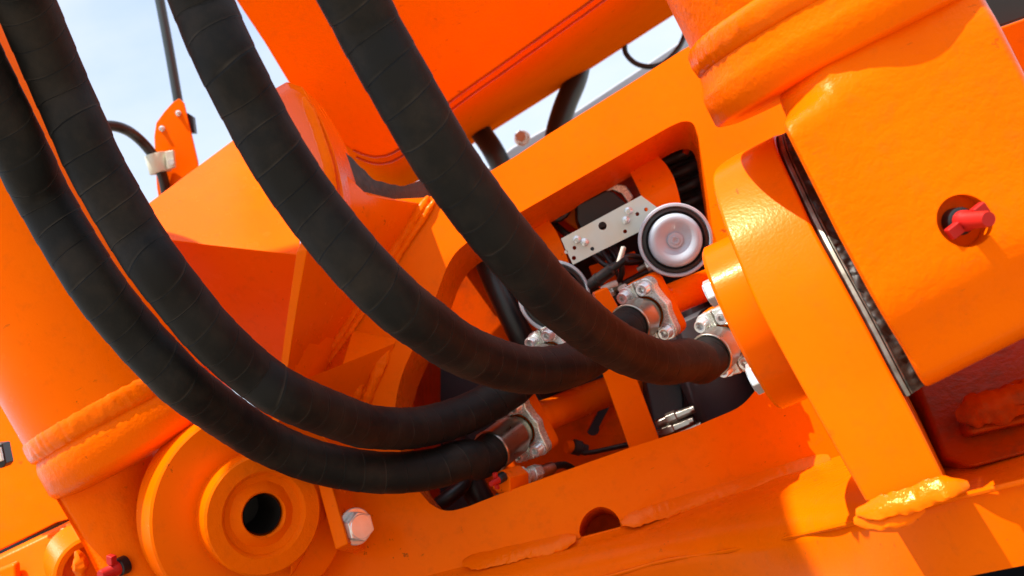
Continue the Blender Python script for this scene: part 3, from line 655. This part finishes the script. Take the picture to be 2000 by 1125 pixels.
V, Fc = prism([HP.at(*p) for p in [(1096, 466), (1252, 382), (1290, 410), (1290, 432), (1119, 517)]], F * .004, [circ(1177, 441, 8.4), circ(1245, 418, 4), circ(1221, 452, 4), circ(1157, 486, 4), circ(1122, 484, 4), circ(1121, 504, 4.2), circ(1106, 492, 3.5), circ(1262, 409, 4)])
mk('bracket_plate', V, Fc, M_YZN, hb)
for (x, y, ring) in ((1228, 412, 1), (1223, 430, 0), (1127, 468, 1), (1142, 473, 0)):
    c = HP.at(x, y)
    V, Fc = lathe([(.0, -.001), (.0066, -.001), (.0066, .0015), (.0052, .002), (.0050, .007), (.0032, .0075)] + ([(.0030, .002), (0, .002)] if ring else [(.003, .011), (.0024, .0125), (0, .013)]), c, -F + cv(-.15, .1, 0), 24); mk('bracket_bolt', V, Fc, metal('x', (.62, .52, .36), .3) if False else M_BOLT, hb, ang=30)

# ------------------------------------------------------------------ things inside the engine bay
def cable(label, pts, r, name='cable', cat='cable', mat=M_CABLE, group='black cables and hoses in the engine bay', seg=14):
    V, Fc = spline_tube([P(*p) for p in pts], r, .01, seg); return mk(name, V, Fc, mat, label=label, cat=cat, group=group, ang=50)
cable('wide black hose hanging inside the window behind the rightmost hose', [(930, 440, 2.0), (955, 520, 1.97), (990, 600, 1.95), (1030, 680, 1.95), (1080, 770, 1.98)], .0225, 'rubber_hose', 'hose')
fc_ = root('filter_canister', 'charcoal filter canister behind the rightmost hose end', 'filter', P(1400, 720, 1.86))
V, Fc = lathe([(0, -.10), (.058, -.10), (.066, -.094), (.068, -.085), (.068, .14), (.06, .15), (0, .15)], P(1395, 715, 1.92), cv(.42, .9, -.05), 56); mk('canister', V, Fc, M_CAN, fc_, ang=40)
V, Fc = lathe([(0, -.13), (.042, -.13), (.046, -.126), (.046, -.099), (0, -.099)], P(1395, 715, 1.92), cv(.42, .9, -.05), 12); mk('lid', V, Fc, M_CAN, fc_, ang=25)
V, Fc = prism([P(1126, 402, 1.95), P(1130, 398, 1.95), P(1183, 372, 1.95), P(1196, 373, 1.95), P(1222, 396, 1.95), P(1226, 430, 1.95), P(1140, 460, 1.95), P(1127, 430, 1.95)], F * .06); mk('relay_box', V, Fc, M_BLACK, bevel=.004, label='matt black box above the perforated bracket', cat='box')
V, Fc = prism([P(1146, 386, 1.97), P(1164, 372, 1.97), P(1196, 358, 1.97), P(1222, 362, 1.97), P(1238, 385, 1.97), P(1228, 398, 1.97), P(1214, 378, 1.97), P(1196, 371, 1.97), P(1150, 393, 1.97)], F * .012); mk('metal_clip', V, Fc, M_ZINC, bevel=.002, label='bent silver clip over the black box', cat='clip')
eng = root('engine_casting', 'dark ribbed engine casting in the upper right window corner', 'engine', P(1340, 330, 2.1))
V, Fc = prism([P(1280, 240, 2.12), P(1420, 200, 2.12), P(1460, 480, 2.12), P(1300, 480, 2.12)], F * .15); mk('block', V, Fc, M_DARK, eng, bevel=.01)
for i, (x0, y0, x1, y1, r) in enumerate([(1290, 292, 1385, 250, .010), (1296, 316, 1392, 268, .013), (1306, 345, 1395, 302, .012), (1316, 374, 1400, 334, .012), (1326, 402, 1400, 368, .010)]):
    V, Fc = spline_tube([P(x0, y0, 2.1), P((x0 + x1) / 2, (y0 + y1) / 2 + 3, 2.085), P(x1, y1, 2.1)], r, .01, 16); mk('rib', V, Fc, M_DARK, eng)
V, Fc = spline_tube([P(1350, 262, 2.06), P(1346, 280, 2.05), P(1338, 300, 2.06)], .006, .006); mk('pipe_clip', V, Fc, M_INNER, eng)
cable('thin black cable curling under the beam at the left window top', [(1060, 425, 1.98), (1085, 430, 1.96), (1102, 422, 1.96), (1112, 405, 1.97), (1110, 390, 1.99)], .0055)
cable('black cable running down behind the perforated bracket', [(1075, 430, 2.0), (1100, 452, 1.98), (1130, 470, 1.97), (1180, 500, 1.96), (1230, 512, 1.97), (1270, 505, 1.99)], .006)
cable('black cable sagging below the perforated bracket', [(1170, 470, 1.99), (1195, 490, 1.96), (1212, 512, 1.95), (1250, 510, 1.97), (1300, 490, 1.99)], .0045)
cable('thick dark hose low behind the large horn', [(1190, 590, 2.02), (1240, 550, 2.0), (1290, 525, 2.0), (1380, 480, 2.02)], .014, 'rubber_hose', 'hose')
V, Fc = prism([P(1096, 412, 2.0), P(1122, 400, 2.0), P(1140, 440, 2.0), P(1132, 452, 2.0), P(1100, 430, 2.0)], F * .01); mk('loom_bracket', V, Fc, M_PAINT, bevel=.002, label='small orange-red bracket left of the matt black box', cat='bracket')
V, Fc = prism([P(1150, 520, 1.98), P(1240, 490, 1.98), P(1250, 530, 1.98), P(1170, 575, 1.98)], F * .01); mk('loom_bracket', V, Fc, M_INNER, bevel=.002, label='grimy orange sheet bracket below the perforated silver bracket', cat='bracket')
for q_, (x, y, lab) in enumerate([(1186, 572, 'small steel union left of the uppermost flange, below the connector'), (1262, 520, 'small steel union just under the large horn')]):
    un = root('pipe_union', lab, 'fitting', P(x, y, 1.9)); d_ = cv(.85, -.45, -.2)
    V, Fc = lathe([(0, 0), (.009, 0), (.0098, .001), (.0098, .011), (.009, .012), (0, .012)], P(x, y, 1.9), d_, 6); mk('hex_nut', V, Fc, M_ZINC, un, ang=25)
    V, Fc = lathe([(0, -.016), (.006, -.016), (.006, .03), (0, .03)], P(x, y, 1.9), d_, 18); mk('stem', V, Fc, M_SPACER, un, ang=30)
cl_ = ['thin black wire crossing behind the perforated bracket near its left end', 'thin black wire crossing behind the middle of the perforated bracket', 'thin black wire looping under the perforated bracket towards the big horn', 'thin dark wire hanging between the connector and the bracket', 'thin dark wire running low between connector and upper flange']
for q_, (lab, pts) in enumerate(zip(cl_, [[(1092, 470, 1.98), (1110, 520, 1.93), (1140, 545, 1.92), (1180, 575, 1.95)], [(1150, 400, 2.0), (1165, 470, 1.97), (1200, 525, 1.94), (1230, 580, 1.96)], [(1160, 500, 1.92), (1190, 520, 1.9), (1225, 500, 1.9), (1262, 505, 1.93)], [(1195, 478, 1.95), (1208, 500, 1.9), (1215, 530, 1.9), (1205, 560, 1.93)], [(1150, 590, 1.95), (1190, 575, 1.93), (1230, 548, 1.93), (1270, 530, 1.96)]])):
    cable(lab, pts, .0035 + .0006 * q_)
cn = root('cable_connector', 'black plastic connector left of the large horn', 'connector', P(1182, 536, 1.88), None)
dv = (P(1216, 512, 1.86) - P(1150, 560, 1.9)).normalized()
V, Fc = lathe([(0, 0), (.010, 0), (.0105, .002), (.0105, .016), (.0118, .017), (.0118, .022), (.0105, .023), (.0105, .052), (.006, .056), (.0055, .085), (0, .085)], P(1152, 558, 1.87), dv, 20); mk('housing', V, Fc, M_BLACK, cn, ang=30)
V, Fc = lathe([(0, 0), (.0045, 0), (.0045, .03), (0, .032)], P(1208, 516, 1.85), cv(.3, -.95, .1), 16); mk('terminal', V, Fc, M_WHITE, cn)
for i, (x, y, x2, y2, r) in enumerate([(1176, 565, 1204, 553, .0055), (1212, 566, 1224, 560, .006)]):
    V, Fc = spline_tube([P(x, y, 1.86), P((x + x2) / 2, (y + y2) / 2 - 1, 1.855), P(x2, y2, 1.86)], r, .004); mk('nylon_plug', V, Fc, M_WHITE, label=['long white nylon plug below the black connector', 'short white nylon plug just left of the uppermost flange'][i], cat='plug')
# small fittings low in the window
ft = root('hose_fitting', 'orange hex block with steel adapters on the lower window edge', 'fitting', P(1000, 940, 1.770))
fd = (P(1098, 908, 1.840) - P(1012, 934, 1.750)).normalized(); fo = P(1012, 934, 1.750)
ax, u, v = basis(fd, U)
hp = [fo - fd * .042 + (u * math.cos(rad(60 * i)) + v * math.sin(rad(60 * i))) * .021 for i in range(6)]
V, Fc = prism(hp, fd * .047); mk('hex_block', V, Fc, M_PAINT, ft, bevel=.002)
V, Fc = lathe([(0, 0), (.0155, 0), (.0165, .001), (.0165, .012), (.0155, .013), (.0118, .014), (.0118, .018)], fo + fd * .002, fd, 6, ref=U); mk('lock_nut', V, Fc, M_ZINC, ft, ang=25)
V, Fc = lathe([(0, .017), (.0115, .017), (.0115, .030), (.0135, .031), (.0135, .033), (.0120, .034)], fo + fd * .002, fd, 32); mk('adapter', V, Fc, M_ZINC, ft, ang=30)
V, Fc = lathe([(0, .034), (.0140, .034), (.0140, .050), (0, .050)], fo + fd * .002, fd, 6, ref=R); mk('swivel_nut', V, Fc, M_ZINC, ft, bevel=.001, ang=25)
V, Fc = lathe([(0, .050), (.0095, .050), (.0100, .052), (.0098, .072), (.0104, .074), (.0104, .086), (.0090, .088), (0, .088)], fo + fd * .002, fd, 28); mk('crimp_ferrule', V, Fc, M_FERR, ft, ang=30)
V, Fc = spline_tube([fo + fd * .085, fo + fd * .11 + U * .001, fo + fd * .135 - U * .006, fo + fd * .17 - U * .03], .0062); mk('thin_hose', V, Fc, M_CABLE, ft)
grease_cap(ft, P(974, 936, 1.702), cv(-.6, .25, -.75).normalized(), cv(.1, -1, .1), .6)
V, Fc = weld([P(968, 966, 1.715), P(978, 970, 1.715), P(990, 966, 1.720)], .009, .009, -F, amp=.8, seed=17); mk('grease_lump', V, Fc, M_GREASE, label='lump of dark grease under the orange hex block', cat='grease')
# dark fittings right of the support strap
for i, (x, y, r, L) in enumerate([(1303, 820, .011, .045), (1296, 845, .012, .05), (1322, 848, .010, .04)]):
    c = P(x, y, 1.88); t_ = root('pipe_plug', ['upper steel plug right of the orange support strap', 'lower steel plug right of the orange support strap', 'steel plug in front of the charcoal canister foot'][i], 'plug', c, 'steel plugs beside the strap'); d_ = cv(.85, -.4, -.3)
    V, Fc = lathe([(0, -.02), (r * .7, -.02), (r * .7, 0), (r, 0), (r, L * .4), (r * .75, L * .42), (r * .7, L), (0, L)], c, d_, 6); mk('hex_nut', V, Fc, M_FERR, t_, bevel=.0012, ang=25)
    V, Fc = lathe([(0, L * .4), (r * .6, L * .4), (r * .6, L * 1.15), (0, L * 1.15)], c, d_, 20); mk('stud', V, Fc, M_FERR, t_, ang=30)
V, Fc = prism([P(1258, 735, 1.98), P(1330, 700, 1.98), P(1345, 880, 1.94), P(1290, 900, 1.94)], F * .08); mk('valve_block', V, Fc, M_DARK, bevel=.006, label='dark valve block between the support strap and the canister', cat='valve block')
cable('black cable with a connector low behind the support strap', [(1120, 880, 1.92), (1150, 884, 1.92), (1200, 874, 1.93), (1260, 860, 1.95)], .0045)
kb = root('sensor', 'small sensor with orange tip above the lower window edge', 'sensor', P(1128, 876, 1.92))
V, Fc = lathe([(0, 0), (.011, 0), (.011, .012), (0, .012)], P(1118, 872, 1.92), cv(-.8, 0, -.3), 20); mk('tip', V, Fc, M_PAINT, kb)
V, Fc = lathe([(0, 0), (.0135, 0), (.0135, .014), (.010, .016), (.010, .026), (0, .026)], P(1119, 872, 1.92), cv(.8, .25, .2), 20); mk('body', V, Fc, M_DARK, kb, ang=30)
cable('dark hose in the lower left corner of the window', [(890, 860, 2.0), (905, 900, 1.95), (930, 960, 1.93), (960, 1010, 1.93)], .024, 'rubber_hose', 'hose')
cable('short dark elbow hose at the lower left window corner', [(850, 990, 1.86), (880, 968, 1.86), (905, 945, 1.88), (910, 915, 1.92)], .013, 'rubber_hose', 'hose')

# ------------------------------------------------------------------ behind and above the frame
cable('thick black hose rising between boom and window beam', [(1140, 80, 3.1), (1126, 150, 3.0), (1104, 205, 2.95), (1088, 260, 2.92), (1080, 320, 2.92)], .031, 'rubber_hose', 'hose', group='black hoses behind the window beam')
cable('short thick black hose between the boom and the rightmost hose', [(915, 200, 3.0), (935, 250, 2.95), (962, 292, 2.9), (990, 345, 2.9)], .029, 'rubber_hose', 'hose', group='black hoses behind the window beam')
cable('looped black cable against the sky left of the right cylinder', [(1228, 40, 3.0), (1220, 90, 3.0), (1226, 110, 3.0), (1246, 126, 3.0), (1274, 130, 3.0), (1302, 119, 3.02), (1330, 86, 3.05), (1345, 40, 3.1)], .0074)
V, Fc = prism([P(930, 345, 3.5), P(1000, 287, 3.5), P(1119, 220, 3.5), P(1300, 100, 3.5), P(1400, 30, 3.5), P(1400, 90, 3.5), P(1130, 262, 3.5), P(960, 380, 3.5)], F * .05); mk('cab_panel', V, Fc, M_GREYP, bevel=.006, label='pale grey panel edge beyond the window beam', cat='panel')
hexbolt(P(1020, 270, 3.4), cv(-.2, -.1, -.97), 'blurred bolt on the grey panel beyond the beam', r=.02, h=.02)
br = root('sensor_bracket', 'thin orange bracket plate with two screws against the sky', 'bracket', P(345, 320, 2.5))
KP = Plane(P(345, 290, 2.45), cv(.12, .05, 1))
V, Fc = prism([KP.at(*p) for p in [(350, 192), (359, 201), (372, 255), (386, 315), (392, 400), (312, 400), (306, 365), (301, 267), (305, 240), (320, 219), (337, 200)]], F * .008); mk('bracket_plate', V, Fc, M_PAINT, br, bevel=.0015)
for x, y in ((349, 221), (317, 251)):
    V, Fc = lathe([(0, 0), (.0065, 0), (.0065, .003), (.0045, .004), (.004, .010), (0, .0105)], KP.at(x, y), -F + cv(-.1, .2, 0), 18); mk('screw', V, Fc, M_BOLT, br, ang=30)
V, Fc = prism([KP.at(362, 218) + F * .01, KP.at(374, 226) + F * .01, KP.at(378, 258) + F * .01, KP.at(368, 258) + F * .01], F * .02); mk('edge_clip', V, Fc, M_BLACK, br, bevel=.001)
cable('bent black hose held by the silver clamp at the bracket', [(120, 260, 2.2), (200, 246, 2.3), (240, 251, 2.35), (272, 272, 2.4), (300, 305, 2.42), (316, 340, 2.43), (325, 380, 2.45), (330, 430, 2.5)], .0115, 'rubber_hose', 'hose', group=None)
cl2 = root('hose_clamp', 'pale zinc clamp ring round the bent hose on the bracket', 'clamp', P(310, 318, 2.42))
hd = (P(320, 345, 2.435) - P(300, 305, 2.42)).normalized()
V, Fc = lathe([(.0125, -.021), (.0235, -.021), (.0245, -.019), (.0245, .019), (.0235, .021), (.0125, .021)], P(309, 319, 2.42), cv(.25, .95, .05), 40); mk('clamp_band', V, Fc[:-2], M_YZN, cl2, ang=30)
V, Fc = prism([P(322, 296, 2.40), P(338, 293, 2.40), P(341, 326, 2.40), P(326, 331, 2.40)], F * .012); mk('clamp_ear', V, Fc, M_YZN, cl2, bevel=.0015)
V, Fc = lathe([(0, 0), (.007, 0), (.007, .006), (0, .006)], P(334, 317, 2.40), cv(.3, 0, -.95), 6); mk('clamp_bolt', V, Fc, M_BOLT, cl2)
V, Fc = spline_tube([P(300, -60, 2.7), P(312, 0, 2.7), P(330, 95, 2.7), P(350, 210, 2.7), P(362, 280, 2.7)], .0118, .05, 20); mk('rail_pole', V, Fc, M_POLE, label='slim dark grey pole rising behind the orange bracket', cat='pole')
# dark things beyond the right cylinder and at the far left
V, Fc = prism([P(1900, -60, 2.0), P(2100, -60, 2.0), P(2100, 0, 2.0), P(1960, 50, 2.0), P(1900, 60, 2.0)], F * .1); mk('dark_housing', V, Fc, M_BLACK, bevel=.004, label='black housing edge in the top right corner', cat='housing')
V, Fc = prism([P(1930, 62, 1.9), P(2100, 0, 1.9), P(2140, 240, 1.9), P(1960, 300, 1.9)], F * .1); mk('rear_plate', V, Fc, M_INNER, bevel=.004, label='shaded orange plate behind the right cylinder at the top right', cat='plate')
V, Fc = prism([P(-80, 1000, 2.0), P(200, 900, 2.0), P(240, 1300, 2.0), P(-80, 1300, 2.0)], F * .05); mk('gap_shade_sheet', V, Fc, M_BLACK, frame)  # black sheet added behind the outer plates so their gap reads as shade
V, Fc = prism([Vector((-1.3, 1.16, .9)), Vector((1.3, 1.16, .9)), Vector((1.6, 4.2, .97)), Vector((-1.6, 4.2, .97))], Vector((0, 0, -1.25))); mk('lower_shade_box', V, Fc, M_SHADOW, bevel=.01, label='added black box for the shadow under the orange ledge in the bottom right corner', cat='frame')  # added box: black for corner shadow, keeps ground bounce off the undersides
lt = root('latch', 'small black and steel latch on the far left orange plate', 'latch', P(2, 890, 1.82))
V, Fc = prism([P(-20, 868, 1.83), P(4, 866, 1.83), P(12, 905, 1.83), P(6, 914, 1.83), P(-20, 918, 1.83)], F * .03); mk('latch_case', V, Fc, M_BLACK, lt, bevel=.002)
V, Fc = prism([P(-18, 874, 1.822), P(0, 874, 1.822), P(5, 900, 1.822), P(-18, 908, 1.822)], F * .006); mk('latch_tongue', V, Fc, M_ZINC, lt, bevel=.001)
